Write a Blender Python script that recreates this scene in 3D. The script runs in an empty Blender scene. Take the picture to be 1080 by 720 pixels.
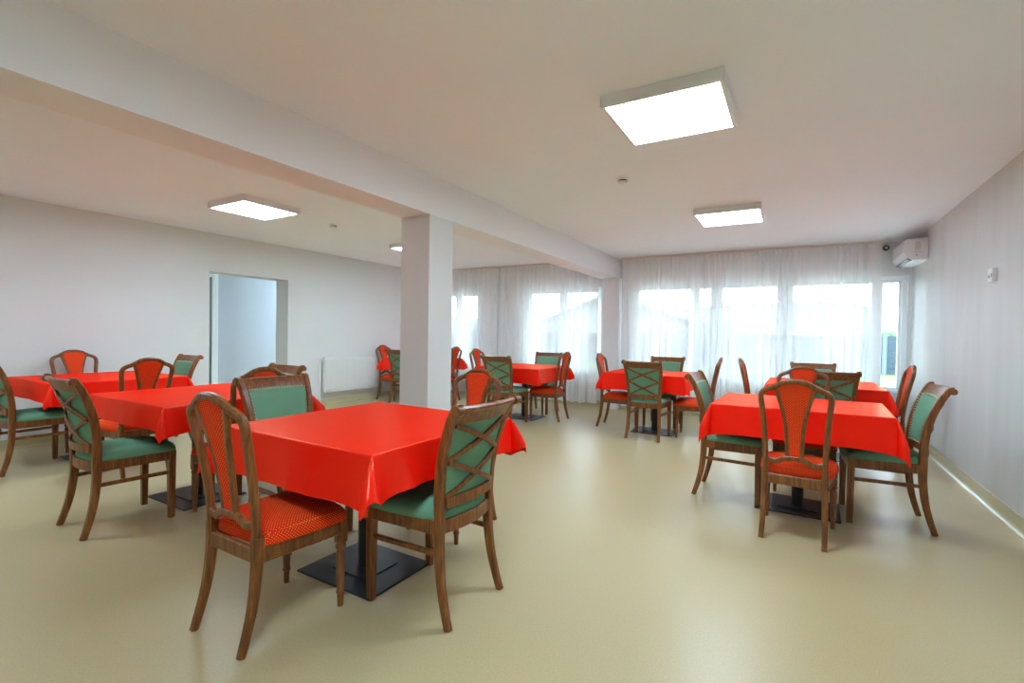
import bpy, bmesh, math, random
from mathutils import Vector, Matrix
random.seed(7)
sc = bpy.context.scene
COL = sc.collection
PI = math.pi

# ------------------------------------------------------------------ helpers
def rgb(r, g, b):
    f = lambda c: (c / 255 / 12.92) if c / 255 <= .04045 else ((c / 255 + .055) / 1.055) ** 2.4
    return (f(r), f(g), f(b), 1)

def link(name, me, m=None, parent=None):
    o = bpy.data.objects.new(name, me)
    COL.objects.link(o)
    if m is not None and me is not None:
        me.materials.append(m)
    if parent is not None:
        o.parent = parent
    return o

def done(name, bm, m, parent=None, smooth=None):
    bmesh.ops.remove_doubles(bm, verts=bm.verts, dist=1e-6)
    bmesh.ops.recalc_face_normals(bm, faces=bm.faces)
    me = bpy.data.meshes.new(name)
    bm.to_mesh(me)
    bm.free()
    if smooth is not None:
        me.polygons.foreach_set('use_smooth', [True] * len(me.polygons))
        me.set_sharp_from_angle(angle=math.radians(smooth))
    return link(name, me, m, parent)

def tag(o, label=None, cat=None, group=None, kind=None):
    if label: o['label'] = label
    if cat: o['category'] = cat
    if group: o['group'] = group
    if kind: o['kind'] = kind
    return o

def thing(name, label, cat, loc=(0, 0, 0), rz=0, group=None):
    o = bpy.data.objects.new(name, None)
    o.empty_display_size = .1
    COL.objects.link(o)
    o.location = loc
    o.rotation_euler = (0, 0, rz)
    return tag(o, label, cat, group)

def box(bm, x0, x1, y0, y1, z0, z1, bev=0):
    vs = [bm.verts.new((x, y, z)) for x in (x0, x1) for y in (y0, y1) for z in (z0, z1)]
    fs = [(0, 1, 3, 2), (4, 6, 7, 5), (0, 4, 5, 1), (2, 3, 7, 6), (0, 2, 6, 4), (1, 5, 7, 3)]
    faces = [bm.faces.new([vs[i] for i in f]) for f in fs]
    if bev:
        es = list({e for f in faces for e in f.edges})
        bmesh.ops.bevel(bm, geom=es, offset=bev, segments=2, affect='EDGES', profile=.6)

def lathe(bm, prof, cx=0, cy=0, n=20):
    rings = []
    for r, z in prof:
        rings.append([bm.verts.new((cx + r * math.cos(2 * PI * k / n), cy + r * math.sin(2 * PI * k / n), z)) for k in range(n)])
    for a, b in zip(rings, rings[1:]):
        for k in range(n):
            bm.faces.new((a[k], a[(k + 1) % n], b[(k + 1) % n], b[k]))
    bm.faces.new(rings[0][::-1])
    bm.faces.new(rings[-1])

def crom(pts, n=5):
    """smooth curve through the points"""
    P = [Vector(p) for p in pts]
    out = []
    for i in range(len(P) - 1):
        p0 = P[i - 1] if i else P[0] * 2 - P[1]
        p1, p2 = P[i], P[i + 1]
        p3 = P[i + 2] if i + 2 < len(P) else P[-1] * 2 - P[-2]
        for k in range(n):
            t = k / n
            out.append(.5 * ((2 * p1) + (p2 - p0) * t + (2 * p0 - 5 * p1 + 4 * p2 - p3) * t * t + (3 * p1 - p0 - 3 * p2 + p3) * t ** 3))
    out.append(P[-1])
    return out

def sweep(bm, pts, w, d, ref=(1, 0, 0), ch=.22):
    """a chamfered bar of section w (along ref) by d along the points"""
    n = len(pts)
    ref = Vector(ref)
    rings = []
    prev = None
    for i in range(n):
        t = (pts[min(i + 1, n - 1)] - pts[max(i - 1, 0)]).normalized()
        if prev is None or ref.length:
            s = ref - t * ref.dot(t)
            if s.length < 1e-3:
                s = prev if prev is not None else Vector((0, 1, 0))
            s.normalize()
        if prev is not None and s.dot(prev) < 0:
            s = -s
        prev = s
        m = t.cross(s)
        f = i / (n - 1)
        ww = w if not isinstance(w, tuple) else w[0] + (w[1] - w[0]) * f
        dd = d if not isinstance(d, tuple) else d[0] + (d[1] - d[0]) * f
        a, b = ww / 2, dd / 2
        c = ch * min(ww, dd)
        ring = []
        for (u, v) in ((a - c, b), (-a + c, b), (-a, b - c), (-a, -b + c), (-a + c, -b), (a - c, -b), (a, -b + c), (a, b - c)):
            ring.append(bm.verts.new(pts[i] + s * u + m * v))
        rings.append(ring)
    for a, b in zip(rings, rings[1:]):
        for k in range(8):
            bm.faces.new((a[k], a[(k + 1) % 8], b[(k + 1) % 8], b[k]))
    bm.faces.new(rings[0][::-1])
    bm.faces.new(rings[-1])

def grid(bm, F, us, vs):
    g = [[bm.verts.new(F(u, v)) for v in vs] for u in us]
    for i in range(len(us) - 1):
        for j in range(len(vs) - 1):
            bm.faces.new((g[i][j], g[i + 1][j], g[i + 1][j + 1], g[i][j + 1]))
    return g

def slab(bm, F, us, vs, G):
    """closed sheet between surfaces F (front) and G (back)"""
    a, b = grid(bm, F, us, vs), grid(bm, G, us, vs)
    nu, nv = len(us), len(vs)
    for i in range(nu - 1):
        for j in (0, nv - 1):
            bm.faces.new((a[i][j], a[i + 1][j], b[i + 1][j], b[i][j]))
    for j in range(nv - 1):
        for i in (0, nu - 1):
            bm.faces.new((a[i][j], a[i][j + 1], b[i][j + 1], b[i][j]))

def lin(a, b, n):
    return [a + (b - a) * i / n for i in range(n + 1)]

# ------------------------------------------------------------------ materials
def mat(name, col, rough=.5, spec=.5, metal=0, sheen=0, coat=0):
    m = bpy.data.materials.new(name)
    m.use_nodes = True
    b = m.node_tree.nodes['Principled BSDF']
    b.inputs['Base Color'].default_value = col
    b.inputs['Roughness'].default_value = rough
    b.inputs['Specular IOR Level'].default_value = spec
    b.inputs['Metallic'].default_value = metal
    b.inputs['Sheen Weight'].default_value = sheen
    b.inputs['Coat Weight'].default_value = coat
    return m

def nodes(m):
    nt = m.node_tree
    return nt, nt.nodes, nt.links, nt.nodes['Principled BSDF']

def noisy(m, c1, c2, scale=(1, 1, 1), nscale=5, detail=4, bump=0, bscale=None, dist=.01):
    nt, N, L, B = nodes(m)
    tc = N.new('ShaderNodeTexCoord')
    mp = N.new('ShaderNodeMapping'); mp.inputs['Scale'].default_value = scale
    L.new(tc.outputs['Object'], mp.inputs['Vector'])
    nz = N.new('ShaderNodeTexNoise'); nz.inputs['Scale'].default_value = nscale; nz.inputs['Detail'].default_value = detail
    L.new(mp.outputs['Vector'], nz.inputs['Vector'])
    rp = N.new('ShaderNodeValToRGB')
    rp.color_ramp.elements[0].position = .3; rp.color_ramp.elements[1].position = .7
    rp.color_ramp.elements[0].color = c1; rp.color_ramp.elements[1].color = c2
    L.new(nz.outputs['Fac'], rp.inputs['Fac'])
    L.new(rp.outputs['Color'], B.inputs['Base Color'])
    if bump:
        bp = N.new('ShaderNodeBump'); bp.inputs['Strength'].default_value = bump; bp.inputs['Distance'].default_value = dist
        src = nz
        if bscale:
            src = N.new('ShaderNodeTexNoise'); src.inputs['Scale'].default_value = bscale; src.inputs['Detail'].default_value = 3
            L.new(mp.outputs['Vector'], src.inputs['Vector'])
        L.new(src.outputs['Fac'], bp.inputs['Height'])
        L.new(bp.outputs['Normal'], B.inputs['Normal'])
    return m

M_wall = noisy(mat('white_plaster', rgb(240, 240, 240), .8, .25), rgb(221, 222, 220), rgb(225, 226, 224), nscale=1.2, bump=.05, bscale=60, dist=.002)
M_beam = mat('white_beam_paint', rgb(240, 241, 243), .75, .3)
M_wallR = noisy(mat('brushed_plaster', rgb(210, 210, 210), .6, .3), rgb(206, 207, 205), rgb(217, 218, 216), scale=(1, 1, .22), nscale=4, detail=8, bump=.25, dist=.006)
M_ceil = noisy(mat('ceiling_paint', rgb(222, 220, 216), .75, .3), rgb(239, 246, 250), rgb(243, 249, 252), nscale=.8)
M_trimbase = mat('cove_vinyl', rgb(196, 188, 150), .25, .5)
M_white = mat('white_enamel', rgb(232, 233, 232), .35, .5)
M_pvc = mat('white_window_plastic', rgb(232, 236, 238), .35, .5)
M_grey = mat('grey_door_paint', rgb(120, 138, 140), .5, .4)
M_dark = mat('black_steel', rgb(44, 46, 50), .38, .5, .35)
M_black = mat('black_plastic', rgb(25, 25, 28), .5, .4)
M_chrome = mat('chrome', rgb(200, 200, 200), .2, .5, 1)
M_blue = mat('blue_dot_sticker', rgb(60, 140, 230), .5)
M_orange = mat('orange_print', rgb(225, 160, 90), .5)
M_sticker = mat('pale_sticker', rgb(208, 208, 204), .5)
M_brass = mat('brass_nails', rgb(205, 190, 150), .4, .5, .3)
M_topwood = mat('dark_laminate', rgb(60, 34, 22), .45, .4)

# floor vinyl with welded seams
M_floor = mat('cream_vinyl_floor', rgb(205, 192, 150), .3, .5)
nt, N, L, B = nodes(M_floor)
tc = N.new('ShaderNodeTexCoord')
nz = N.new('ShaderNodeTexNoise'); nz.inputs['Scale'].default_value = 140; nz.inputs['Detail'].default_value = 2
nz2 = N.new('ShaderNodeTexNoise'); nz2.inputs['Scale'].default_value = .9; nz2.inputs['Detail'].default_value = 3
L.new(tc.outputs['Object'], nz.inputs['Vector']); L.new(tc.outputs['Object'], nz2.inputs['Vector'])
rp = N.new('ShaderNodeValToRGB')
rp.color_ramp.elements[0].position = .35; rp.color_ramp.elements[1].position = .65
rp.color_ramp.elements[0].color = rgb(188, 169, 125); rp.color_ramp.elements[1].color = rgb(196, 178, 136)
L.new(nz.outputs['Fac'], rp.inputs['Fac'])
sp = N.new('ShaderNodeSeparateXYZ'); L.new(tc.outputs['Object'], sp.inputs[0])
def mth(op, a, b=None, v=None):
    n = N.new('ShaderNodeMath'); n.operation = op
    if isinstance(a, (int, float)): n.inputs[0].default_value = a
    else: L.new(a, n.inputs[0])
    if b is not None:
        if isinstance(b, (int, float)): n.inputs[1].default_value = b
        else: L.new(b, n.inputs[1])
    return n.outputs[0]
sx = mth('ADD', sp.outputs['X'], -1.12 + 2.09 * 10)
sx = mth('DIVIDE', sx, 2.09)
sx = mth('FRACT', mth('ADD', sx, .5))
sx = mth('ABSOLUTE', mth('SUBTRACT', sx, .5))
seam = mth('LESS_THAN', sx, .0014)
mx = N.new('ShaderNodeMix'); mx.data_type = 'RGBA'; mx.inputs['B'].default_value = rgb(184, 176, 142)
L.new(mth('MULTIPLY', seam, .6), mx.inputs['Factor']); L.new(rp.outputs['Color'], mx.inputs['A'])
L.new(mx.outputs['Result'], B.inputs['Base Color'])
mr = N.new('ShaderNodeMapRange'); mr.inputs['To Min'].default_value = .27; mr.inputs['To Max'].default_value = .4
L.new(nz2.outputs['Fac'], mr.inputs['Value']); L.new(mr.outputs['Result'], B.inputs['Roughness'])

# wood
def wood(name, c1, c2, c3):
    m = mat(name, c2, .36, .5)
    nt, N, L, B = nodes(m)
    tc = N.new('ShaderNodeTexCoord')
    mp = N.new('ShaderNodeMapping'); mp.inputs['Scale'].default_value = (38, 38, 4)
    L.new(tc.outputs['Object'], mp.inputs['Vector'])
    nz = N.new('ShaderNodeTexNoise'); nz.inputs['Scale'].default_value = 1.5; nz.inputs['Detail'].default_value = 6; nz.inputs['Distortion'].default_value = .6
    L.new(mp.outputs['Vector'], nz.inputs['Vector'])
    rp = N.new('ShaderNodeValToRGB')
    e = rp.color_ramp.elements
    e[0].position = .28; e[0].color = c1; e[1].position = .72; e[1].color = c3
    k = e.new(.5); k.color = c2
    L.new(nz.outputs['Fac'], rp.inputs['Fac']); L.new(rp.outputs['Color'], B.inputs['Base Color'])
    return m
M_wood = wood('walnut_stained_beech', rgb(94, 51, 20), rgb(126, 74, 32), rgb(152, 98, 48))

def dotted(name, base, dot, pitch, axes, thr, rough=.75):
    """woven upholstery with a fine staggered dot; axes pick the two object axes of the weave"""
    m = mat(name, base, rough, .15)
    nt, N, L, B = nodes(m)
    tc = N.new('ShaderNodeTexCoord'); sp = N.new('ShaderNodeSeparateXYZ'); L.new(tc.outputs['Object'], sp.inputs[0])
    def M(op, a, b):
        n = N.new('ShaderNodeMath'); n.operation = op
        for i, q in enumerate((a, b)):
            if q is None: continue
            if isinstance(q, (int, float)): n.inputs[i].default_value = q
            else: L.new(q, n.inputs[i])
        return n.outputs[0]
    sn = N.new('ShaderNodeSeparateXYZ'); L.new(tc.outputs['Normal'], sn.inputs[0])
    nx = M('GREATER_THAN', M('ABSOLUTE', sn.outputs['X'], None), .74)
    nz = M('GREATER_THAN', M('ABSOLUTE', sn.outputs['Z'], None), .62)
    pick = lambda a, b, t: M('ADD', M('MULTIPLY', a, M('SUBTRACT', 1.0, t)), M('MULTIPLY', b, t))
    u = pick(sp.outputs['X'], sp.outputs['Y'], nx)
    v = pick(sp.outputs['Z'], sp.outputs['Y'], nz)
    k = 2 * PI / pitch
    a = M('COSINE', M('MULTIPLY', M('ADD', u, v), k), None)
    b = M('COSINE', M('MULTIPLY', M('SUBTRACT', u, v), k), None)
    s = M('GREATER_THAN', M('ADD', a, b), thr)
    mx = N.new('ShaderNodeMix'); mx.data_type = 'RGBA'
    mx.inputs['A'].default_value = base; mx.inputs['B'].default_value = dot
    L.new(s, mx.inputs['Factor']); L.new(mx.outputs['Result'], B.inputs['Base Color'])
    return m
RED, DOT = rgb(232, 46, 10), rgb(250, 170, 84)
M_redseat = dotted('red_dotted_fabric_seat', RED, DOT, .0135, 'xy', 1.42)
M_redback = dotted('red_dotted_fabric_back', RED, DOT, .0155, 'xz', 1.42)
GRN, GD = rgb(102, 153, 122), rgb(142, 184, 156)
M_grnseat = dotted('green_woven_fabric_seat', GRN, GD, .009, 'xy', .9)
M_grnback = dotted('green_woven_fabric_back', GRN, GD, .009, 'xz', .9)

M_cloth = noisy(mat('red_satin_cloth', rgb(248, 24, 4), .36, .4), rgb(249, 12, 2), rgb(253, 16, 3), nscale=3, bump=.35, bscale=9, dist=.006)

# satin: a red diffuse base with a tinted soft gloss
nt, N, L, B = nodes(M_cloth)
dfc = N.new('ShaderNodeBsdfDiffuse'); glc = N.new('ShaderNodeBsdfGlossy'); glc.inputs['Color'].default_value = (1, .6, .36, 1); glc.inputs['Roughness'].default_value = .3
L.new(B.inputs['Base Color'].links[0].from_socket, dfc.inputs['Color'])
for q in (dfc, glc): L.new(B.inputs['Normal'].links[0].from_socket, q.inputs['Normal'])
lwc = N.new('ShaderNodeLayerWeight'); lwc.inputs['Blend'].default_value = .35
mpc = N.new('ShaderNodeMapRange'); mpc.inputs['To Min'].default_value = .05; mpc.inputs['To Max'].default_value = .2
L.new(lwc.outputs['Facing'], mpc.inputs['Value'])
msc = N.new('ShaderNodeMixShader'); L.new(mpc.outputs['Result'], msc.inputs[0]); L.new(dfc.outputs[0], msc.inputs[1]); L.new(glc.outputs[0], msc.inputs[2])
L.new(msc.outputs[0], N['Material Output'].inputs['Surface'])
N.remove(B)

# sheer curtain
M_sheer = bpy.data.materials.new('white_sheer_voile'); M_sheer.use_nodes = True
nt = M_sheer.node_tree; N = nt.nodes; L = nt.links; N.clear()
out = N.new('ShaderNodeOutputMaterial')
tr = N.new('ShaderNodeBsdfTransparent'); df = N.new('ShaderNodeBsdfDiffuse'); tl = N.new('ShaderNodeBsdfTranslucent')
df.inputs['Color'].default_value = (.96, .97, .97, 1); tl.inputs['Color'].default_value = (.94, .96, .97, 1)
m1 = N.new('ShaderNodeMixShader'); m1.inputs[0].default_value = .10
L.new(df.outputs[0], m1.inputs[1]); L.new(tl.outputs[0], m1.inputs[2])
m2 = N.new('ShaderNodeMixShader')
lw = N.new('ShaderNodeLayerWeight'); lw.inputs['Blend'].default_value = .5
mrr = N.new('ShaderNodeMapRange'); mrr.inputs['To Min'].default_value = .80; mrr.inputs['To Max'].default_value = .99
L.new(lw.outputs['Facing'], mrr.inputs['Value'])
L.new(mrr.outputs['Result'], m2.inputs[0]); L.new(tr.outputs[0], m2.inputs[1]); L.new(m1.outputs[0], m2.inputs[2])
L.new(m2.outputs[0], out.inputs['Surface'])

# window glass
M_glass = bpy.data.materials.new('clear_glass'); M_glass.use_nodes = True
nt = M_glass.node_tree; N = nt.nodes; L = nt.links; N.clear()
out = N.new('ShaderNodeOutputMaterial'); tr = N.new('ShaderNodeBsdfTransparent'); gl = N.new('ShaderNodeBsdfGlossy')
tr.inputs['Color'].default_value = (.95, .98, .98, 1); gl.inputs['Roughness'].default_value = .02
fr = N.new('ShaderNodeFresnel'); fr.inputs['IOR'].default_value = 1.45
ms = N.new('ShaderNodeMixShader'); L.new(fr.outputs[0], ms.inputs[0]); L.new(tr.outputs[0], ms.inputs[1]); L.new(gl.outputs[0], ms.inputs[2])
L.new(ms.outputs[0], out.inputs['Surface'])

LAMP = 27.5
M_lamp = bpy.data.materials.new('lit_diffuser'); M_lamp.use_nodes = True
B = M_lamp.node_tree.nodes['Principled BSDF']
B.inputs['Base Color'].default_value = (.9, .9, .9, 1)
B.inputs['Emission Color'].default_value = (.74, .965, 1.165, 1); B.inputs['Emission Strength'].default_value = LAMP

M_grass = noisy(mat('lawn', rgb(120, 150, 80), .9, .2), rgb(54, 78, 34), rgb(82, 106, 52), nscale=1.6, detail=8)
M_fence = noisy(mat('blue_grey_fence', rgb(96, 110, 124), .8, .2), rgb(38, 48, 58), rgb(50, 61, 72), scale=(1, 1, 12), nscale=2)
M_post = mat('pale_concrete_post', rgb(76, 86, 94), .8, .2)
M_leaf = noisy(mat('bush_leaves', rgb(90, 130, 80), .8, .2), rgb(40, 62, 40), rgb(64, 88, 58), nscale=6, detail=6)
M_hill = noisy(mat('pale_hills', rgb(170, 185, 180), .95, .1), rgb(64, 78, 82), rgb(98, 102, 96), scale=(1, .3, 2), nscale=.04, detail=8)
M_roof = noisy(mat('grey_roof_tiles', rgb(130, 138, 148), .8, .2), rgb(76, 84, 92), rgb(90, 98, 106), nscale=4)
M_house = mat('pale_house_render', rgb(140, 144, 146), .8, .2)

# ------------------------------------------------------------------ the room (metres; camera at x=0 y=0)
H = 2.547
XR, XL = 1.313, -6.81
YB, YF = -2.6, 8.08
BX0, BX1, BZ = -2.906, -2.599, 2.223
CY0, CY1 = 3.08, 3.392

def struct(name, bm, m, parent=None, smooth=None):
    o = done(name, bm, m, parent, smooth)
    if parent is None:
        o['kind'] = 'structure'
    return o

bm = bmesh.new(); box(bm, XL - 1.7, XR + .3, YB - .3, YF + .3, -.12, 0); struct('floor', bm, M_floor)
bm = bmesh.new(); box(bm, XL - 1.7, XR + .3, YB - .3, YF + .3, H, H + .2); struct('ceiling', bm, M_ceil)
bm = bmesh.new(); box(bm, XR, XR + .3, YB - .3, YF + .3, 0, H); struct('wall_right', bm, M_wallR)
bm = bmesh.new(); box(bm, XL, XR, YB - .3, YB, 0, H); struct('wall_near', bm, M_wall)
# left wall with the door opening
DY0, DY1, DZ = 3.56, 4.73, 2.03
bm = bmesh.new()
box(bm, XL - .3, XL, YB - .3, DY0, 0, H); box(bm, XL - .3, XL, DY1, YF + .3, 0, H); box(bm, XL - .3, XL, DY0, DY1, DZ, H)
struct('wall_left', bm, M_wall)
# far wall with three window openings
WINS = [(-2.36, 1.275, .53, 2.105), (-4.43, -2.94, .56, 2.10), (-6.66, -5.49, .56, 2.10)]
bm = bmesh.new()
xs = [XL] + sorted([v for w in WINS for v in w[:2]]) + [XR]
for i in range(0, len(xs) - 1, 2):
    box(bm, xs[i], xs[i + 1], YF, YF + .3, 0, H)
for (a, b, z0, z1) in WINS:
    box(bm, a, b, YF, YF + .3, 0, z0); box(bm, a, b, YF, YF + .3, z1, H)
struct('wall_far', bm, M_wall)
# beam, column and the pilaster that ends the beam
bm = bmesh.new(); box(bm, BX0, BX1, YB, YF, BZ, H); struct('ceiling_beam', bm, M_beam)
bm = bmesh.new(); box(bm, BX0, BX1, CY0, CY1, 0, BZ); struct('column', bm, M_wall)
bm = bmesh.new(); box(bm, -2.86, -2.56, YF - .14, YF, 0, BZ); struct('pilaster', bm, M_beam)

# corridor behind the opening
bm = bmesh.new(); box(bm, XL - 1.7, XL - 1.4, 1.6, YF + .3, 0, H); struct('wall_corridor', bm, mat('corridor_paint', rgb(178, 184, 192), .8, .2))
bm = bmesh.new(); box(bm, XL - 1.4, XL - .3, 1.6, 1.75, 0, H); struct('wall_corridor_end', bm, M_wall)
cx = XL - 1.4
d = struct('door_1', (lambda b: (box(b, cx + .012, cx + .05, 3.62, 4.30, 0, 2.09), b)[1])(bmesh.new()), M_grey)
bm = bmesh.new()
box(bm, cx, cx + .06, 4.30, 4.40, 0, 2.17, .006); box(bm, cx, cx + .06, 3.52, 3.62, 0, 2.17, .006); box(bm, cx, cx + .06, 3.62, 4.30, 2.09, 2.17, .006)
struct('door_frame', bm, M_pvc, d)
bm = bmesh.new(); box(bm, cx + .05, cx + .062, 4.18, 4.22, .95, 1.1, .002)
sweep(bm, [Vector((cx + .06, 4.2, 1.04)), Vector((cx + .1, 4.2, 1.04)), Vector((cx + .1, 4.08, 1.04))], .018, .018, (0, 0, 1))
struct('door_handle', bm, M_chrome, d)

# vinyl coved up the walls
def cove(name, a, b, nrm, h=.105, r=.035):
    """strip from a to b along a wall whose room side normal is nrm"""
    a, b, nrm = Vector(a), Vector(b), Vector(nrm)
    prof = [(.0, h), (.004, h)] + [(.004 + r * (1 - math.cos(t)), r * (1 - math.sin(t))) for t in lin(0, PI / 2, 6)][0:] + [(.0, .0)]
    bm = bmesh.new()
    rings = []
    for p in (a, b):
        rings.append([bm.verts.new(p + nrm * u + Vector((0, 0, max(z, .0005)))) for u, z in prof])
    n = len(prof)
    for k in range(n - 1):
        bm.faces.new((rings[0][k], rings[0][k + 1], rings[1][k + 1], rings[1][k]))
    return struct(name, bm, M_trimbase, None, 50)
cove('baseboard_right', (XR, YB, 0), (XR, YF, 0), (-1, 0, 0))
cove('baseboard_far', (XL, YF, 0), (XR, YF, 0), (0, -1, 0))
cove('baseboard_left', (XL, DY1, 0), (XL, YF, 0), (1, 0, 0))
cove('baseboard_left_near', (XL, YB, 0), (XL, DY0, 0), (1, 0, 0))

# windows: sash frames and one pane per bay
def window(name, x0, x1, z0, z1, muls, y=YF + .05):
    bm = bmesh.new()
    f = .055
    for (a, b, c, e) in ((x0, x0 + f, z0, z1), (x1 - f, x1, z0, z1), (x0 + f, x1 - f, z0, z0 + f), (x0 + f, x1 - f, z1 - f, z1)):
        box(bm, a, b, y, y + .07, c, e, .006)
    w = struct(name, bm, M_pvc)
    edges = [x0 + f] + [v for m in muls for v in m] + [x1 - f]
    for (a, b) in muls:
        bm = bmesh.new(); box(bm, a, b, y - .004, y + .07, z0 + f, z1 - f, .006); done('mullion', bm, M_pvc, w)
    for i in range(0, len(edges), 2):
        a, b = edges[i], edges[i + 1]
        bm = bmesh.new(); s = .035
        for (p, q, c, e) in ((a, a + s, z0 + f, z1 - f), (b - s, b, z0 + f, z1 - f), (a + s, b - s, z0 + f, z0 + f + s), (a + s, b - s, z1 - f - s, z1 - f)):
            box(bm, p, q, y + .008, y + .06, c, e, .004)
        done('sash', bm, M_pvc, w)
        bm = bmesh.new(); box(bm, a + s - .005, b - s + .005, y + .03, y + .036, z0 + f + s - .005, z1 - f - s + .005)
        done('pane', bm, M_glass, w)
    bm = bmesh.new(); box(bm, x0 - .0, x1 + .0, YF - .02, y, z0 - .025, z0, .004); done('window_sill', bm, M_pvc, w)
    return w
window('window_1', -2.36, 1.275, .53, 2.105, [(-1.42, -1.35), (-1.11, -1.0), (-.20, -.06), (.93, .985)])
window('window_2', -4.43, -2.94, .56, 2.10, [(-3.72, -3.64)])
window('window_3', -6.66, -5.49, .56, 2.10, [(-6.1, -6.03)])

# ------------------------------------------------------------------ outside
bm = bmesh.new(); box(bm, -60, 60, YF + .3, 60, -.4, -.08); tag(done('lawn', bm, M_grass), kind='structure')
bm = bmesh.new(); box(bm, -12, 8, YF + .3, 13, -.079, -.05); tag(done('bounce_slab', bm, mat('bounce_slab_white', rgb(240, 239, 235), .8, .2)), kind='structure')  # unseen white slab, added to bounce daylight up onto the ceiling
bm = bmesh.new()
def hillf(u, v):
    x, y = u, v
    s = max(0, min(1, (y - 90) / 170))
    h = (s ** 1.2) * (15 + 3.5 * math.sin(x * .021 + 1.1) + 2 * math.sin(x * .057 + y * .01) + 1.2 * math.sin(x * .11 + .5))
    return (x, y, -.5 + h)
grid(bm, hillf, lin(-330, 260, 70), lin(60, 270, 24)); tag(done('hills', bm, M_hill, None, 60), kind='structure')
# fence: posts and board panels
ft = thing('garden_fence', 'long blue-grey board fence with pale posts behind the lawn, seen through the glass', 'fence', (0, 23, -.08))
px = [-17.6, -15.0, -12.4, -9.8, -7.2, -4.6, -2.0, .6, 2.97, 5.9, 8.5]
for i, x in enumerate(px):
    bm = bmesh.new(); box(bm, x - .07, x + .07, -.07, .07, 0, 1.5, .01); done('fence_post', bm, M_post, ft)
    if i + 1 < len(px):
        bm = bmesh.new()
        for k in range(7):
            box(bm, x + .07, px[i + 1] - .07, -.02, .02, .02 + k * .21, .22 + k * .21, .006)
        done('fence_panel', bm, M_fence, ft)
# neighbour house
hs = thing('neighbour_house', 'pale house with grey gabled roof beyond the fence, seen faintly through the sheer curtains', 'house', (-9.2, 27, -.1))
bm = bmesh.new(); box(bm, -4.2, 4.2, 0, 7, 0, 2.2); done('wall', bm, M_house, hs)
bm = bmesh.new()
for sg in (-1, 1):
    slab(bm, lambda u, v: (sg * u * 4.7, v, 3.85 - 1.75 * u), lin(0, 1, 4), [-.4, 7.4], lambda u, v: (sg * u * 4.7, v, 3.70 - 1.75 * u))
done('roof', bm, M_roof, hs)
bm = bmesh.new()
a = [bm.verts.new((x, y, z)) for y in (.05, .25) for x, z in ((-4.2, 2.15), (4.2, 2.15), (0, 3.72))]
for f in ((0, 1, 2), (5, 4, 3), (0, 3, 4, 1), (1, 4, 5, 2), (2, 5, 3, 0)): bm.faces.new([a[i] for i in f])
done('gable', bm, M_house, hs)
for wx in (-2.6, 0, 2.6):
    bm = bmesh.new(); box(bm, wx - .5, wx + .5, -.04, .02, .9, 1.9, .01); done('window', bm, M_grey, hs)
# bushes behind the fence
def bush(x, y, w, h, label):
    bm = bmesh.new()
    rnd = random.Random(int(x * 10) + 99)
    for k in range(16):
        m = Matrix.Translation((rnd.uniform(-w, w) * .55, rnd.uniform(-.5, .5), h * (.35 + .45 * rnd.random()) * (1 - .2 * k / 16)))
        bmesh.ops.create_icosphere(bm, subdivisions=3, radius=h * rnd.uniform(.2, .34), matrix=m)
    for v in bm.verts:
        v.co += Vector((rnd.uniform(-1, 1), rnd.uniform(-1, 1), rnd.uniform(-1, 1))) * .07
    o = done('bush', bm, M_leaf)
    o.location = (x, y, -.3)
    tag(o, label, 'bush', 'bushes beyond the fence')
bush(3.3, 25.5, 1.6, 1.85, 'round green bush behind the fence, in the uncurtained strip of window')
bush(.3, 25.5, 1.5, 1.9, 'green bush beyond the fence, half veiled by the right edge of the sheer curtain')
bush(-2.9, 25.3, 1.4, 2.0, 'green bush beyond the fence veiled behind the middle of the right-hand curtain')

# ------------------------------------------------------------------ curtains
def curtain(name, x0, x1, label, seed, ztop=H - .028, zbot=.075, y=YF - .16):
    rnd = random.Random(seed)
    n = int((x1 - x0) * 62)
    # folds of uneven width, kept as a running phase
    ph, phs = rnd.random() * 6, []
    for i in range(n + 1):
        ph += (x1 - x0) / n * 2 * PI / .115 * (1 + .55 * math.sin(i * .13 + seed) + .25 * math.sin(i * .41 + 2 * seed))
        phs.append(ph)
    zs = [zbot, zbot + .05, .3, .6, .95, 1.3, 1.65, 2.0, 2.25, 2.4, 2.46, 2.48, ztop]
    bm = bmesh.new()
    def F(i, z):
        x = x0 + (x1 - x0) * i / n
        low = 1 - (z - zbot) / (ztop - zbot)
        amp = .014 + .034 * min(1, low * 1.6)
        fine = .008 * math.sin(phs[i] * 2.7 + z * .7) * (1 - .5 * low)
        gather = .006 * math.sin(x * 260) if z > 2.4 else 0
        yy = y + amp * math.sin(phs[i] + .5 * math.sin(z * 1.3 + i * .02)) + fine + gather
        zz = z + (.012 * math.sin(phs[i] * .5) if z <= zbot + .01 else 0)
        return (x + .012 * math.cos(phs[i]) * low, yy, zz)
    grid(bm, F, list(range(n + 1)), zs)
    o = done(name, bm, M_sheer, None, 80)
    return tag(o, label, 'curtain', 'sheer curtains across the far windows')
curtain('sheer_curtain', -2.50, -1.36, 'white sheer curtain panel just right of the pilaster, ending at the dense overlap', 3)
curtain('sheer_curtain', -1.35, .975, 'wide white sheer curtain panel across the right window, stopping short of its uncurtained right strip', 5, y=YF - .15)
curtain('sheer_curtain', -4.92, -2.93, 'white sheer curtain panel left of the pilaster, hanging behind the middle far table', 8)
curtain('sheer_curtain', -6.76, -4.96, 'white sheer curtain panel nearest the left wall, seen beside the square column', 11)
M_rail = mat('beige_curtain_track', rgb(226, 220, 208), .5)
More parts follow.
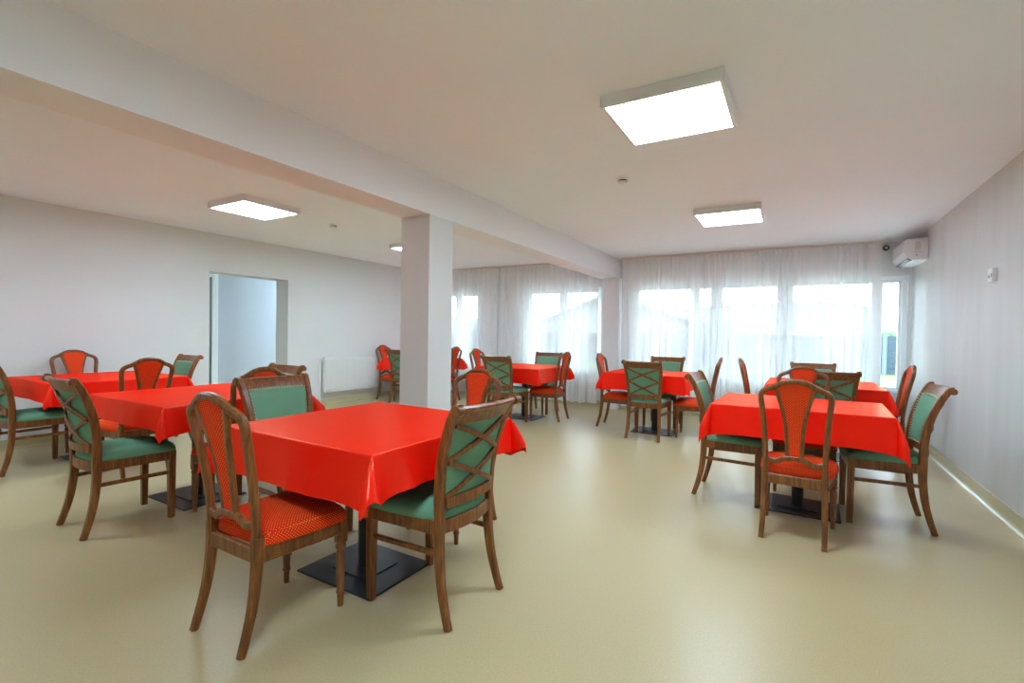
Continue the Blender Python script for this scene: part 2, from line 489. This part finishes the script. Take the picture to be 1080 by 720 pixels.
for (a, b, lab) in ((-2.52, 1.0, 'slim beige curtain track on the ceiling right of the beam'), (-6.79, -2.91, 'slim beige curtain track on the ceiling left of the beam')):
    bm = bmesh.new(); box(bm, a, b, YF - .19, YF - .12, H - .028, H, .004)
    tag(done('curtain_track', bm, M_rail), lab, 'curtain track', 'curtain tracks')
# small round sensor on the far wall beside the curtain top
t = thing('round_sensor', 'small round sensor with dark ring on the far wall between curtain top and air conditioner', 'sensor', (1.03, YF, 2.475))
bm = bmesh.new(); lathe(bm, [(.036, 0), (.036, .018), (.032, .022)]); o = done('housing', bm, M_black, t, 40); o.rotation_euler = (PI / 2, 0, 0)
bm = bmesh.new(); lathe(bm, [(.02, .0215), (.02, .026), (.012, .032)]); o = done('lens', bm, M_sticker, t, 40); o.rotation_euler = (PI / 2, 0, 0)

# ------------------------------------------------------------------ ceiling fixtures
def panel_light(x, y, label):
    t = thing('ceiling_light', label, 'ceiling light', (x, y, H), 0, 'square ceiling light panels')
    s, s2, d = .31, .288, .062
    bm = bmesh.new()
    for (a, b, c, e) in ((-s, s, -s, -s2), (-s, s, s2, s), (-s, -s2, -s2, s2), (s2, s, -s2, s2)):
        box(bm, a, b, c, e, -d, 0, .002)
    box(bm, -s2, s2, -s2, s2, -.02, 0)
    done('frame', bm, M_white, t)
    bm = bmesh.new(); box(bm, -s2, s2, -s2, s2, -d + .004, -d + .010)
    done('diffuser', bm, M_lamp, t)
panel_light(-.627, 2.82, 'lit square ceiling panel nearest the camera, the largest in view')
panel_light(-.606, 5.49, 'lit square ceiling panel nearer the far windows, right of the beam')
panel_light(-4.88, 3.0, 'lit square ceiling panel left of the beam, above the left-hand tables')
panel_light(-4.88, 5.55, 'lit square ceiling panel left of the beam, mostly hidden behind the column')

panel_light(-.63, .15, 'lit square ceiling panel overhead of the camera, out of the frame')
panel_light(-4.88, .35, 'lit square ceiling panel at the near left, out of the frame')
panel_light(XL - .85, 6.4, 'unseen light panel added in the side corridor to brighten its wall')  # added lamp out of view, keeps the corridor wall bright

def smoke(x, y, label):
    t = thing('smoke_detector', label, 'smoke detector', (x, y, H), 0, 'smoke detectors on the ceiling')
    bm = bmesh.new(); lathe(bm, [(.05, 0), (.05, -.018), (.046, -.022)][::-1], n=28); done('base', bm, M_white, t, 40)
    bm = bmesh.new(); lathe(bm, [(.034, -.034), (.034, -.021)], n=28); done('sensing_slot', bm, M_black, t, 40)
    bm = bmesh.new(); lathe(bm, [(.012, -.048), (.034, -.045), (.041, -.036), (.041, -.032)], n=28); done('cap', bm, M_white, t, 40)
smoke(-1.245, 3.89, 'small white smoke detector on the ceiling between the two right-hand light panels')
smoke(-4.85, 3.97, 'small white smoke detector on the ceiling left of the beam, near the column')

# ------------------------------------------------------------------ air conditioner
ac = thing('air_conditioner', 'white wall-mounted air conditioner high in the far right corner', 'air conditioner', (XR, 7.23, 2.19))
prof = [(0, 0), (-.13, 0), (-.19, .03), (-.215, .075), (-.215, .215), (-.2, .245), (0, .25)]
bm = bmesh.new()
r0 = [bm.verts.new((x, 0, z)) for x, z in prof]; r1 = [bm.verts.new((x, .79, z)) for x, z in prof]
n = len(prof)
for k in range(n):
    bm.faces.new((r0[k], r0[(k + 1) % n], r1[(k + 1) % n], r1[k]))
bm.faces.new(r0); bm.faces.new(r1[::-1])
bmesh.ops.bevel(bm, geom=[e for e in bm.edges if abs(e.verts[0].co.y - e.verts[1].co.y) < .01], offset=.006, segments=2, affect='EDGES')
done('casing', bm, M_white, ac, 35)
bm = bmesh.new(); box(bm, -.222, -.214, .03, .76, .085, .235, .003); done('front_panel', bm, M_white, ac)
bm = bmesh.new(); sweep(bm, [Vector((-.163, .04, .012)), Vector((-.163, .75, .012))], .05, .012, (-.06, 0, .03)); done('air_vent', bm, M_black, ac)
bm = bmesh.new(); box(bm, -.12, -.07, -.0015, .001, .11, .21); done('spec_sticker', bm, M_sticker, ac)
bm = bmesh.new(); lathe(bm, [(.009, 0), (.009, .002)], n=16); o = done('blue_dot', bm, M_blue, ac); o.rotation_euler = (PI / 2, 0, 0); o.location = (-.105, .0005, .055)
bm = bmesh.new()
for k in range(4): box(bm, -.125 + k * .018, -.115 + k * .018, -.0015, .001, .085, .093)
done('small_print', bm, M_orange, ac)

# thermostat on the right wall
th = thing('wall_thermostat', 'small white thermostat box on the textured right wall', 'thermostat', (XR, 5.05, 1.71))
bm = bmesh.new(); box(bm, -.028, 0, -.05, .05, 0, .1, .004); done('housing', bm, M_white, th)
bm = bmesh.new(); lathe(bm, [(.014, 0), (.014, .008), (.011, .01)], n=18); o = done('dial', bm, M_sticker, th, 40); o.rotation_euler = (0, -PI / 2, 0); o.location = (-.028, .012, .04)
bm = bmesh.new(); box(bm, -.030, -.027, -.04, -.028, .03, .06); done('slot', bm, M_grey, th)

# ------------------------------------------------------------------ radiator on the left wall
ra = thing('panel_radiator', 'long white ribbed panel radiator on the left wall beside the doorway', 'radiator', (XL + .002, 5.36, .22))
bm = bmesh.new()
Lr, Hr = 1.34, .59
def rf(u, v):
    k = (u / .0335) % 1
    rib = .006 if .2 < k < .8 else 0
    edge = 0 if (v < .04 or v > Hr - .04) else rib
    return (.085 + edge, u, v)
us = []
for k in range(int(Lr / .0335)):
    us += [k * .0335 + f * .0335 for f in (0, .19, .25, .75, .81)]
us.append(Lr)
slab(bm, rf, us, [0, .035, .045, Hr - .045, Hr - .035, Hr], lambda u, v: (.05, u, v))
done('panel', bm, M_white, ra)
bm = bmesh.new(); box(bm, .03, .092, -.008, Lr + .008, Hr, Hr + .012, .003)
for k in range(40): box(bm, .04, .082, .03 + k * .0325, .035 + k * .0325, Hr + .011, Hr + .015)
done('top_grille', bm, M_white, ra)
for yy in (-.008, Lr):
    bm = bmesh.new(); box(bm, .03, .09, yy, yy + .008, 0, Hr, .002); done('side_cover', bm, M_white, ra)
for yy in (.2, Lr - .2):
    bm = bmesh.new(); box(bm, 0, .05, yy, yy + .04, .05, Hr - .05); done('bracket', bm, M_white, ra)
bm = bmesh.new(); lathe(bm, [(.016, 0), (.019, .01), (.019, .05), (.014, .06)], n=16); o = done('valve', bm, M_white, ra, 40); o.location = (.06, -.07, Hr - .06)
bm = bmesh.new()
sweep(bm, [Vector((.06, .0, Hr - .05)), Vector((.06, -.07, Hr - .05)), Vector((.06, -.07, -.219 + .0))], .016, .016, (1, 0, 0)); done('pipe', bm, M_white, ra, 60)

# ------------------------------------------------------------------ chairs
def interp(tab, z):
    if z <= tab[0][0]: return tab[0][1]
    for (a, va), (b, vb) in zip(tab, tab[1:]):
        if z <= b: return va + (vb - va) * (z - a) / (b - a)
    return tab[-1][1]

def cushion(bm, zb, th, yf, yr, hwf, hwr, bulge_back=.0, droop=.35, round_=.07, front_bow=.012):
    """an upholstered seat pad: trapezoid plan, rounded corners, domed top"""
    def P(u, v):
        s = 1 - round_ * (abs(u) ** 4) * (abs(v) ** 4)
        hw = hwr + (hwf - hwr) * (v + 1) / 2
        hw += .012 * (1 - v * v)
        x = u * hw * s
        y = (yr + (yf - yr) * (v + 1) / 2 * 1.0)
        yc = (yf + yr) / 2
        y = yc + (y - yc) * s
        y += front_bow * (1 - u * u) * max(0, v) - bulge_back * (1 - u * u) * max(0, -v)
        return x, y
    def top(u, v):
        x, y = P(u, v)
        e = ((1 - abs(u) ** 9) * (1 - abs(v) ** 9)) ** .42
        dome = 1 - .30 * (u * u + v * v) / 2
        return (x, y, zb + .004 + th * e * dome)
    def bot(u, v):
        x, y = P(u * .985, v * .985)
        return (x, y, zb)
    g = [-1, -.985, -.95, -.88, -.75, -.55, -.3, 0, .3, .55, .75, .88, .95, .985, 1]
    slab(bm, top, g, g, bot)

def make_red():
    t = thing('dining_chair', 'x', 'chair')
    yb = [(.4, -.19), (.5, -.192), (.6, -.203), (.75, -.228), (.9, -.262), (1.0, -.285)]
    # front legs: square block above a turned taper
    for s in (-1, 1):
        bm = bmesh.new()
        lathe(bm, [(.0125, 0), (.014, .058), (.0185, .062), (.0185, .072), (.0155, .077), (.0215, .245), (.0165, .254), (.0165, .26), (.0235, .268), (.0235, .282), (.019, .288), (.019, .3)], s * .195, .185, 16)
        box(bm, s * .195 - .021, s * .195 + .021, .164, .206, .292, .398, .004)
        done('leg', bm, M_wood, t, 35)
    for s in (-1, 1):
        bm = bmesh.new()
        sweep(bm, crom([(s * .168, -.258, 0), (s * .166, -.228, .1), (s * .164, -.206, .2), (s * .161, -.192, .33), (s * .160, -.19, .44)]), (.028, .038), (.030, .046), (1, 0, 0))
        done('leg', bm, M_wood, t, 35)
    bm = bmesh.new()
    z = .368
    sweep(bm, [Vector((-.195, .19, z)), Vector((-.1, .203, z)), Vector((0, .207, z)), Vector((.1, .203, z)), Vector((.195, .19, z))], .06, .022, (0, 0, 1), .12)
    sweep(bm, [Vector((-.155, -.195, z)), Vector((.155, -.195, z))], .06, .022, (0, 0, 1), .12)
    for s in (-1, 1):
        sweep(bm, [Vector((s * .165, -.18, z)), Vector((s * .201, .18, z))], .06, .022, (0, 0, 1), .12)
        sweep(bm, [Vector((s * .169, -.17, .342)), Vector((s * .205, .17, .342))], .008, .026, (0, 0, 1), .12)
    done('seat_frame', bm, M_wood, t, 35)
    bm = bmesh.new(); cushion(bm, .397, .078, .222, -.182, .226, .182); done('seat', bm, M_redseat, t, 60)
    # back: two stiles joined by a shouldered arch
    half = [(.160, .44), (.161, .52), (.165, .62), (.171, .73), (.179, .82), (.185, .868), (.184, .897), (.172, .921), (.150, .935), (.124, .945), (.098, .961), (.068, .979), (.035, .989), (0, .992)]
    path = [(-x, z) for x, z in half] + [(x, z) for x, z in half[-2::-1]]
    pts = crom([(x, interp(yb, z) - .012 * (1 - (x / .19) ** 2), z) for x, z in path], 4)
    bm = bmesh.new(); sweep(bm, pts, .034, .031, (0, 1, 0), .28); done('back_frame', bm, M_wood, t, 40)
    # wavy lower rail
    bm = bmesh.new()
    rail = [(-.158, .492), (-.125, .481), (-.095, .482), (-.062, .502), (-.03, .508), (0, .509), (.03, .508), (.062, .502), (.095, .482), (.125, .481), (.158, .492)]
    sweep(bm, crom([(x, -.196 - .012 * (1 - (x / .16) ** 2), z) for x, z in rail], 3), .024, .032, (0, 1, 0), .2)
    done('back_rail', bm, M_wood, t, 40)
    hw = [(.50, .037), (.595, .040), (.69, .046), (.77, .056), (.85, .073), (.916, .092), (.972, .108)]
    bend = lambda x, z: interp(yb, z) - .012 * (1 - (x / .19) ** 2)
    for s in (-1, 1):
        zz = [.505, .56, .62, .69, .75, .81, .86, .91, .955]
        bm = bmesh.new()
        sweep(bm, crom([(s * interp(hw, q), bend(interp(hw, q), q), q) for q in zz], 3), .024, .024, (0, 1, 0), .2)
        done('back_slat', bm, M_wood, t, 40)
    def top_of(u): return .980 - .016 * u * u
    def F(u, v):
        z = .508 + (top_of(u) - .508) * v
        x = u * (interp(hw, z) - .004)
        e = ((1 - abs(u) ** 6)) ** .5
        return (x, bend(x, z) + .008 + .010 * e, z)
    def G(u, v):
        z = .508 + (top_of(u) - .508) * v
        x = u * (interp(hw, z) - .004)
        e = ((1 - abs(u) ** 6)) ** .5
        return (x, bend(x, z) - .005 - .005 * e, z)
    bm = bmesh.new(); slab(bm, F, [-1, -.96, -.85, -.6, -.3, 0, .3, .6, .85, .96, 1], lin(0, 1, 22), G)
    done('back_panel', bm, M_redback, t, 60)
    return t

def make_green():
    t = thing('dining_chair', 'x', 'chair')
    ys = [(.44, -.2), (.55, -.2), (.65, -.21), (.75, -.231), (.85, -.264), (.91, -.294), (.945, -.318)]
    xw = [(.44, .183), (.55, .187), (.65, .193), (.75, .201), (.85, .211), (.94, .222)]
    for s in (-1, 1):
        bm = bmesh.new()
        sweep(bm, [Vector((s * .205, .187, 0)), Vector((s * .205, .187, .2)), Vector((s * .205, .187, .443))], (.032, .044), (.034, .044), (1, 0, 0), .1)
        done('leg', bm, M_wood, t, 35)
    for s in (-1, 1):
        bm = bmesh.new()
        sweep(bm, crom([(s * .200, -.268, 0), (s * .195, -.238, .1), (s * .190, -.216, .2), (s * .185, -.202, .33), (s * .183, -.2, .45)]), (.028, .036), (.032, .046), (1, 0, 0), .16)
        done('leg', bm, M_wood, t, 35)
    bm = bmesh.new(); z = .415
    sweep(bm, [Vector((-.2, .197, z)), Vector((0, .205, z)), Vector((.2, .197, z))], .06, .022, (0, 0, 1), .12)
    sweep(bm, crom([(-.178, -.2, z), (-.09, -.222, z), (0, -.23, z), (.09, -.222, z), (.178, -.2, z)], 3), .06, .022, (0, 0, 1), .12)
    for s in (-1, 1):
        sweep(bm, [Vector((s * .189, -.19, z)), Vector((s * .212, .18, z))], .06, .022, (0, 0, 1), .12)
    done('seat_frame', bm, M_wood, t, 35)
    for s in (-1, 1):
        bm = bmesh.new()
        sweep(bm, [Vector((s * .187, -.2, .302)), Vector((s * .204, .18, .302))], .024, .018, (0, 0, 1), .2)
        done('stretcher', bm, M_wood, t, 35)
    bm = bmesh.new(); cushion(bm, .444, .062, .222, -.2, .234, .196, bulge_back=.03); done('seat', bm, M_grnseat, t, 60)
    for s in (-1, 1):
        bm = bmesh.new()
        zz = [.44, .5, .58, .66, .74, .82, .88, .92, .94]
        P = [(s * interp(xw, q), interp(ys, q), q) for q in zz] + [(s * .224, -.334, .943)]
        sweep(bm, crom(P, 3), .036, (.046, .034), (1, 0, 0), .16)
        m = Matrix.Translation((s * .224, -.328, .931)) @ Matrix.Rotation(PI / 2, 4, 'Y')
        bmesh.ops.create_cone(bm, cap_ends=True, segments=20, radius1=.02, radius2=.02, depth=.037, matrix=m)
        done('back_post', bm, M_wood, t, 35)
    bul = .032
    def S(x, z, off=0): return (x, interp(ys, z) - bul * (1 - (x / .21) ** 2) + off, z)
    def rect(z0, z1, dx, nf, nb, nz=4):
        def F(u, v):
            z = z0 + (z1 - z0) * v
            return S(u * (interp(xw, z) - dx), z, nf)
        def G(u, v):
            z = z0 + (z1 - z0) * v
            return S(u * (interp(xw, z) - dx), z, nb)
        bm = bmesh.new(); slab(bm, F, lin(-1, 1, 12), lin(0, 1, nz), G); return bm
    bm = rect(.868, .938, .012, .013, -.015)
    # rolled upper edge of the top rail
    sweep(bm, crom([S(x, .936, -.006) for x in lin(-.215, .215, 8)], 2), .034, .024, (0, 1, 0), .3)
    done('top_rail', bm, M_wood, t, 40)
    done('lower_rail', rect(.50, .545, .012, .006, -.022), M_wood, t, 40)
    def F(u, v):
        z = .542 + .348 * v
        x = u * (interp(xw, z) - .017)
        e = ((1 - abs(u) ** 8) * (1 - abs(2 * v - 1) ** 8)) ** .5
        return S(x, z, .008 + .014 * e)
    def G(u, v):
        z = .542 + .348 * v
        return S(u * (interp(xw, z) - .017), z, -.006)
    g = [-1, -.97, -.9, -.7, -.4, 0, .4, .7, .9, .97, 1]
    bm = bmesh.new(); slab(bm, F, g, [(q + 1) / 2 for q in g], G); done('back_panel', bm, M_grnback, t, 60)
    # nail heads round the front of the panel
    bm = bmesh.new()
    def nail(x, z):
        p = Vector(S(x, z, .02))
        bmesh.ops.create_icosphere(bm, subdivisions=1, radius=.0055, matrix=Matrix.Translation(p))
    for k in range(21):
        for z in (.558, .876):
            nail((-1 + k / 10) * (interp(xw, z) - .027), z)
    for k in range(1, 17):
        z = .558 + .318 * k / 17
        for s in (-1, 1): nail(s * (interp(xw, z) - .027), z)
    done('nailhead_trim', bm, M_brass, t, 60)
    # crossed strips behind the panel
    for (z0, z1) in ((.865, .706), (.700, .545)):
        for s in (-1, 1):
            bm = bmesh.new()
            P = []
            for k in lin(0, 1, 8):
                z = z0 + (z1 - z0) * k
                x = s * (-1 + 2 * k) * (interp(xw, z) - .018)
                P.append(S(x, z, -.008 - .008 * (1 - (2 * k - 1) ** 4) - (.006 if s > 0 else 0)))
            sweep(bm, crom(P, 2), .013, .022, (0, 1, 0), .15)
            done('cross_strip', bm, M_wood, t, 40)
    return t

PROTO = {'R': make_red(), 'G': make_green()}
USED = {'R': False, 'G': False}

def dup(root):
    r = root.copy(); COL.objects.link(r)
    for ch in list(root.children):
        c = ch.copy(); COL.objects.link(c); c.parent = r
    return r

GR = {'R': 'red upholstered arch-backed dining chairs', 'G': 'green upholstered cross-backed dining chairs'}
def chair(k, x, y, deg, label):
    r = dup(PROTO[k]) if USED[k] else PROTO[k]
    USED[k] = True
    r.location = (x, y, 0)
    r.rotation_euler = (0, 0, math.radians(deg))
    tag(r, label, 'chair', GR[k])
    return r

# table dims: centre x, y, width, depth, turn
def table(cx, cy, w, d, label, clabel, rz=0, seed=1, plate=None, a=(.2, .2, .21, .2), cut=.2, flap=.075, fold=.35):
    px_, py_ = plate or (cx, cy)
    t = thing('dining_table', label, 'table', (px_, py_, 0), math.radians(rz), 'pedestal dining tables under red cloths')
    ox, oy = cx - px_, cy - py_
    bm = bmesh.new(); box(bm, -.265, .265, -.22, .22, .0, .009, .003); done('base_plate', bm, M_dark, t)
    bm = bmesh.new(); box(bm, -.125, .125, -.11, .11, .009, .016, .002); done('mounting_plate', bm, M_dark, t)
    bm = bmesh.new(); lathe(bm, [(.038, .012), (.038, .72)], n=28); done('column', bm, M_dark, t, 40)
    bm = bmesh.new()
    box(bm, -.28, .28, -.03, .03, .722, .741, .002); box(bm, -.03, .03, -.28, .28, .7225, .7415, .002); done('top_bracket', bm, M_dark, t)
    bm = bmesh.new(); box(bm, ox - w / 2, ox + w / 2, oy - d / 2, oy + d / 2, .741, .770, .003); done('tabletop', bm, M_topwood, t)
    # cloth
    rnd = random.Random(seed)
    W, D = w / 2 + .003, d / 2 + .003
    def axis(h, am, ap):
        def out(q): return [h, h + .004, h + .012] + [h + .012 + (q - .012) * k / 9 for k in range(1, 10)]
        return [-q for q in out(am)[::-1]] + lin(-h + .008, h - .008, 44) + out(ap)
    cor = {(sx, sy): (flap * rnd.uniform(.75, 1.15), rnd.uniform(-.35, .35)) for sx in (-1, 1) for sy in (-1, 1)}
    ph = [rnd.uniform(0, 6) for _ in range(8)]
    ztop = .776
    def ripple(side, s, r, am):
        q = r / am
        f = .5 * math.sin(s * 7 + ph[side]) + .35 * math.sin(s * 15 + ph[side + 4]) + .15 * math.sin(s * 29 + ph[side])
        g = (math.sin(s * 41 + 1.3 * math.sin(s * 9) + ph[side + 4]) * .5 + .5) ** 2 * .022 * fold * (1 if side == 0 else .25)
        return (.012 + .016 * f + g) * q ** 1.1 + .003
    def F(u, v):
        du, dv = abs(u) - W, abs(v) - D
        sx, sy = (1 if u > 0 else -1), (1 if v > 0 else -1)
        ax, ay = a[1] if sx > 0 else a[0], a[3] if sy > 0 else a[2]
        if du <= 0 and dv <= 0:
            wr = .0012 * math.sin(u * 9 + ph[0]) * math.sin(v * 7 + ph[1])
            return (u, v, ztop + wr)
        if du > 0 and dv <= 0:
            h = min(ripple(0 if sx > 0 else 1, v, du, ax), du * .9)
            near = max(0, 1 - (D - abs(v)) / .2) ** 2
            return (sx * (W + h), v, ztop - math.sqrt(max(0, du * du - h * h)) - .02 * near * du / ax)
        if dv > 0 and du <= 0:
            h = min(ripple(2 if sy > 0 else 3, u, dv, ay), dv * .9)
            near = max(0, 1 - (W - abs(u)) / .2) ** 2
            return (u, sy * (D + h), ztop - math.sqrt(max(0, dv * dv - h * h)) - .02 * near * dv / ay)
        r = math.hypot(du, dv)
        phi = math.atan2(dv, du)
        Dm, tw = cor[(sx, sy)]
        s2 = math.sin(2 * phi)
        r *= 1 - cut * s2 * s2
        amax = max(ax, ay)
        hx = ripple(0 if sx > 0 else 1, sy * D, r, ax) * math.cos(phi) + ripple(2 if sy > 0 else 3, sx * W, r, ay) * math.sin(phi)
        h = hx + Dm * s2 * min(1, r / (amax * .8)) ** .85
        h = min(h, r * .75)
        z = ztop - math.sqrt(max(0, r * r - h * h)) - .02 * min(1, r / amax)
        pp = phi + tw * s2
        # both layers of the flap swing together, leaving a broad triangular fold
        t = (phi / (PI / 2) - .5) * 2
        sw = .035 * s2 * min(1, r / amax) * (1 if t > 0 else -1) * (1 - abs(t)) * 0
        return (sx * (W + h * math.cos(pp) + sw), sy * (D + h * math.sin(pp) - sw), z)
    bm = bmesh.new(); grid(bm, F, axis(W, a[0], a[1]), axis(D, a[2], a[3]))
    o = done('tablecloth', bm, M_cloth, None, 75)
    o.location = (cx, cy, 0); o.rotation_euler = (0, 0, math.radians(rz))
    tag(o, clabel, 'tablecloth', 'red satin tablecloths')
    return t

# nearest table, left of centre
table(-1.905, 1.845, 1.03, 1.02, 'large pedestal table in the foreground left of centre, its black base plate fully in view', 'glossy red tablecloth on the nearest table in front of the column', seed=2, plate=(-1.937, 1.812), rz=-.5, a=(.2, .175, .215, .2), cut=.2, flap=.07, fold=1.0)
chair('R', -1.958, 1.315, 0, 'red dotted chair nearest the camera, seen from behind at the left of the foreground table')
chair('G', -1.492, 1.812, 89, 'green cross-backed chair nearest the camera, at the right side of the foreground table')
chair('R', -1.893, 2.49, 178, 'red chair across the foreground table, its arched back just right of the column')
chair('G', -2.585, 1.90, -93, 'green chair with nailhead front on the left side of the foreground table, facing right')
# second table
table(-3.80, 1.955, 1.045, 1.0, 'pedestal table behind the foreground table, second from the left wall', 'red tablecloth on the second table from the left wall, behind the nearest red chair', seed=4, plate=(-3.85, 1.935), a=(.16, .17, .155, .17), cut=.1)
chair('G', -3.763, 1.442, -2, 'green cross-backed chair seen whole at left, on the near side of the second table')
chair('R', -3.33, 1.945, 89.5, 'red chair whose arched top peeks just above the green nailhead chair')
chair('G', -3.797, 2.30, 177, 'green chair with only its curved top rail showing, between doorway and radiator')
# table by the left wall
table(-5.80, 2.03, 1.06, 1.02, 'pedestal table at the far left, closest to the blank left wall', 'red tablecloth on the leftmost table, closest to the blank left wall', seed=6, plate=(-5.80, 2.02), a=(.16, .17, .165, .17), cut=.15)
chair('G', -5.83, 1.575, 0, 'green chair cut off by the left edge of the picture')
chair('R', -6.396, 2.10, -90, 'red chair at far left against the blank wall, its arch above the leftmost table')
chair('G', -5.96, 2.585, 178, 'green chair behind the leftmost table, its scrolled back just left of the doorway')
chair('R', -4.95, 1.955, 91, 'red chair between the two left-hand tables, seen from behind over the second table')
# right foreground table
table(.035, 4.12, 1.05, .80, 'pedestal table in the right foreground with black base plate and short column showing', 'red tablecloth on the right foreground table, beside the right wall', seed=9, plate=(.045, 4.17), rz=-2, a=(.22, .2, .21, .2), cut=.04)
chair('R', .035, 3.643, -5, 'red chair seen squarely from behind at the right foreground table')
chair('G', .532, 4.225, 92, 'green chair in profile nearest the right wall, at the right foreground table')
chair('G', -.392, 4.235, -92, 'green chair in profile on the left side of the right foreground table')
chair('R', .08, 4.68, 181, 'red chair on the far side of the right foreground table, only its arch showing')
# far right table
table(.265, 6.14, 1.0, 1.0, 'pedestal table in the far right corner before the uncurtained window strip', 'red tablecloth on the far right table, below the air conditioner', seed=12)
chair('G', .285, 5.68, 1, 'green chair with crossed back strips between the two right-hand tables')
chair('G', .215, 6.65, 182, 'green chair against the curtain at the far right table')
chair('R', .735, 6.16, 91, 'red chair leaning in profile against the window strip, nearest the far right corner')
chair('R', -.262, 6.40, -90, 'red chair seen edge-on at the left side of the far right table')
# middle far table
table(-1.62, 6.40, 1.0, .86, 'pedestal table before the right-hand curtain, in the middle of the far row', 'red tablecloth on the middle table of the far row, right of the pilaster', seed=14, plate=(-1.56, 6.42))
chair('G', -1.543, 6.04, -2, 'green chair seen from behind, at the middle table of the far row')
chair('R', -2.07, 6.50, -88, 'red chair standing in front of the bare pilaster, facing right')
chair('G', -1.585, 6.935, 181, 'green chair against the curtain at the middle table of the far row')
chair('R', -1.06, 6.39, 93, 'red chair seen edge-on as a single leaning post, right of the middle far table')
# far table left of the pilaster
table(-3.50, 6.33, 1.03, 1.0, 'pedestal table left of the pilaster in the far row, just right of the column', 'pinkish-lit red tablecloth on the far table left of the pilaster', seed=17, plate=(-3.5, 6.38))
chair('G', -3.48, 5.853, -2, 'green cross-backed chair just right of the column, at the far table left of the pilaster')
chair('R', -3.136, 6.455, 91, 'red chair seen obliquely from behind, right side of the far table left of the pilaster')
chair('G', -3.53, 6.97, 181, 'green chair against the left-hand curtain, at the far table left of the pilaster')
chair('R', -4.17, 6.47, -90, 'red chair facing right at the left end of the far table left of the pilaster')
# farthest table behind the column
table(-5.93, 6.90, 1.03, 1.0, 'pedestal table mostly hidden behind the square column', 'red tablecloth mostly hidden by the column, only its corners showing on either side', seed=20)
chair('R', -5.60, 7.08, 90, 'farthest red chair, just right of the column, seen from behind')
chair('R', -6.40, 6.63, -88, 'red chair beside the right end of the radiator, left of the column')
chair('G', -5.93, 6.50, 0, 'green cross-backed chair half hidden by the left edge of the column')
chair('G', -6.04, 7.50, 180, 'green chair of which only a sliver shows along the right edge of the column')

# ------------------------------------------------------------------ light
w = bpy.data.worlds.new('overcast'); sc.world = w; w.use_nodes = True
bg = w.node_tree.nodes['Background']
bg.inputs['Color'].default_value = (.76, .93, 1.08, 1); bg.inputs['Strength'].default_value = 13.0
sl = bpy.data.lights.new('hazy_sun', 'SUN'); sl.energy = 14; sl.angle = math.radians(12); sl.color = (1, .97, .92)
so = bpy.data.objects.new('hazy_sun', sl); COL.objects.link(so); so.rotation_euler = (math.radians(19), 0, math.radians(12))
for (a, b, z0, z1) in WINS:
    ld = bpy.data.lights.new('window_portal', 'AREA'); ld.shape = 'RECTANGLE'; ld.size = b - a; ld.size_y = z1 - z0
    ld.cycles.is_portal = True
    o = bpy.data.objects.new('window_portal', ld); COL.objects.link(o)
    o.location = ((a + b) / 2, YF + .32, (z0 + z1) / 2); o.rotation_euler = (-PI / 2, 0, 0)

# ------------------------------------------------------------------ camera
yaw, pitch, roll, f = -.528853156, -.01551698, .0159945728, 509.155
fw = Vector((math.sin(yaw) * math.cos(pitch), math.cos(yaw) * math.cos(pitch), math.sin(pitch)))
r = Vector((math.cos(yaw), -math.sin(yaw), 0)); u = r.cross(fw)
r2 = r * math.cos(roll) + u * math.sin(roll); u2 = -r * math.sin(roll) + u * math.cos(roll)
cd = bpy.data.cameras.new('camera'); cam = bpy.data.objects.new('camera', cd); COL.objects.link(cam)
cam.matrix_world = Matrix(((r2.x, u2.x, -fw.x, 0), (r2.y, u2.y, -fw.y, 0), (r2.z, u2.z, -fw.z, 1.25), (0, 0, 0, 1)))
cd.sensor_width = 36; cd.lens = f / 1080 * 36; cd.clip_start = .02; cd.clip_end = 1000
sc.camera = cam

sc.view_settings.view_transform = 'Standard'
sc.view_settings.look = 'None'
sc.view_settings.gamma = 1
sc.view_settings.exposure = .38
sc.view_settings.use_curve_mapping = False
sc.cycles.max_bounces = 10
sc.cycles.diffuse_bounces = 6
sc.cycles.transparent_max_bounces = 16
sc.cycles.use_denoising = True
sc.cycles.caustics_reflective = False
sc.cycles.caustics_refractive = False
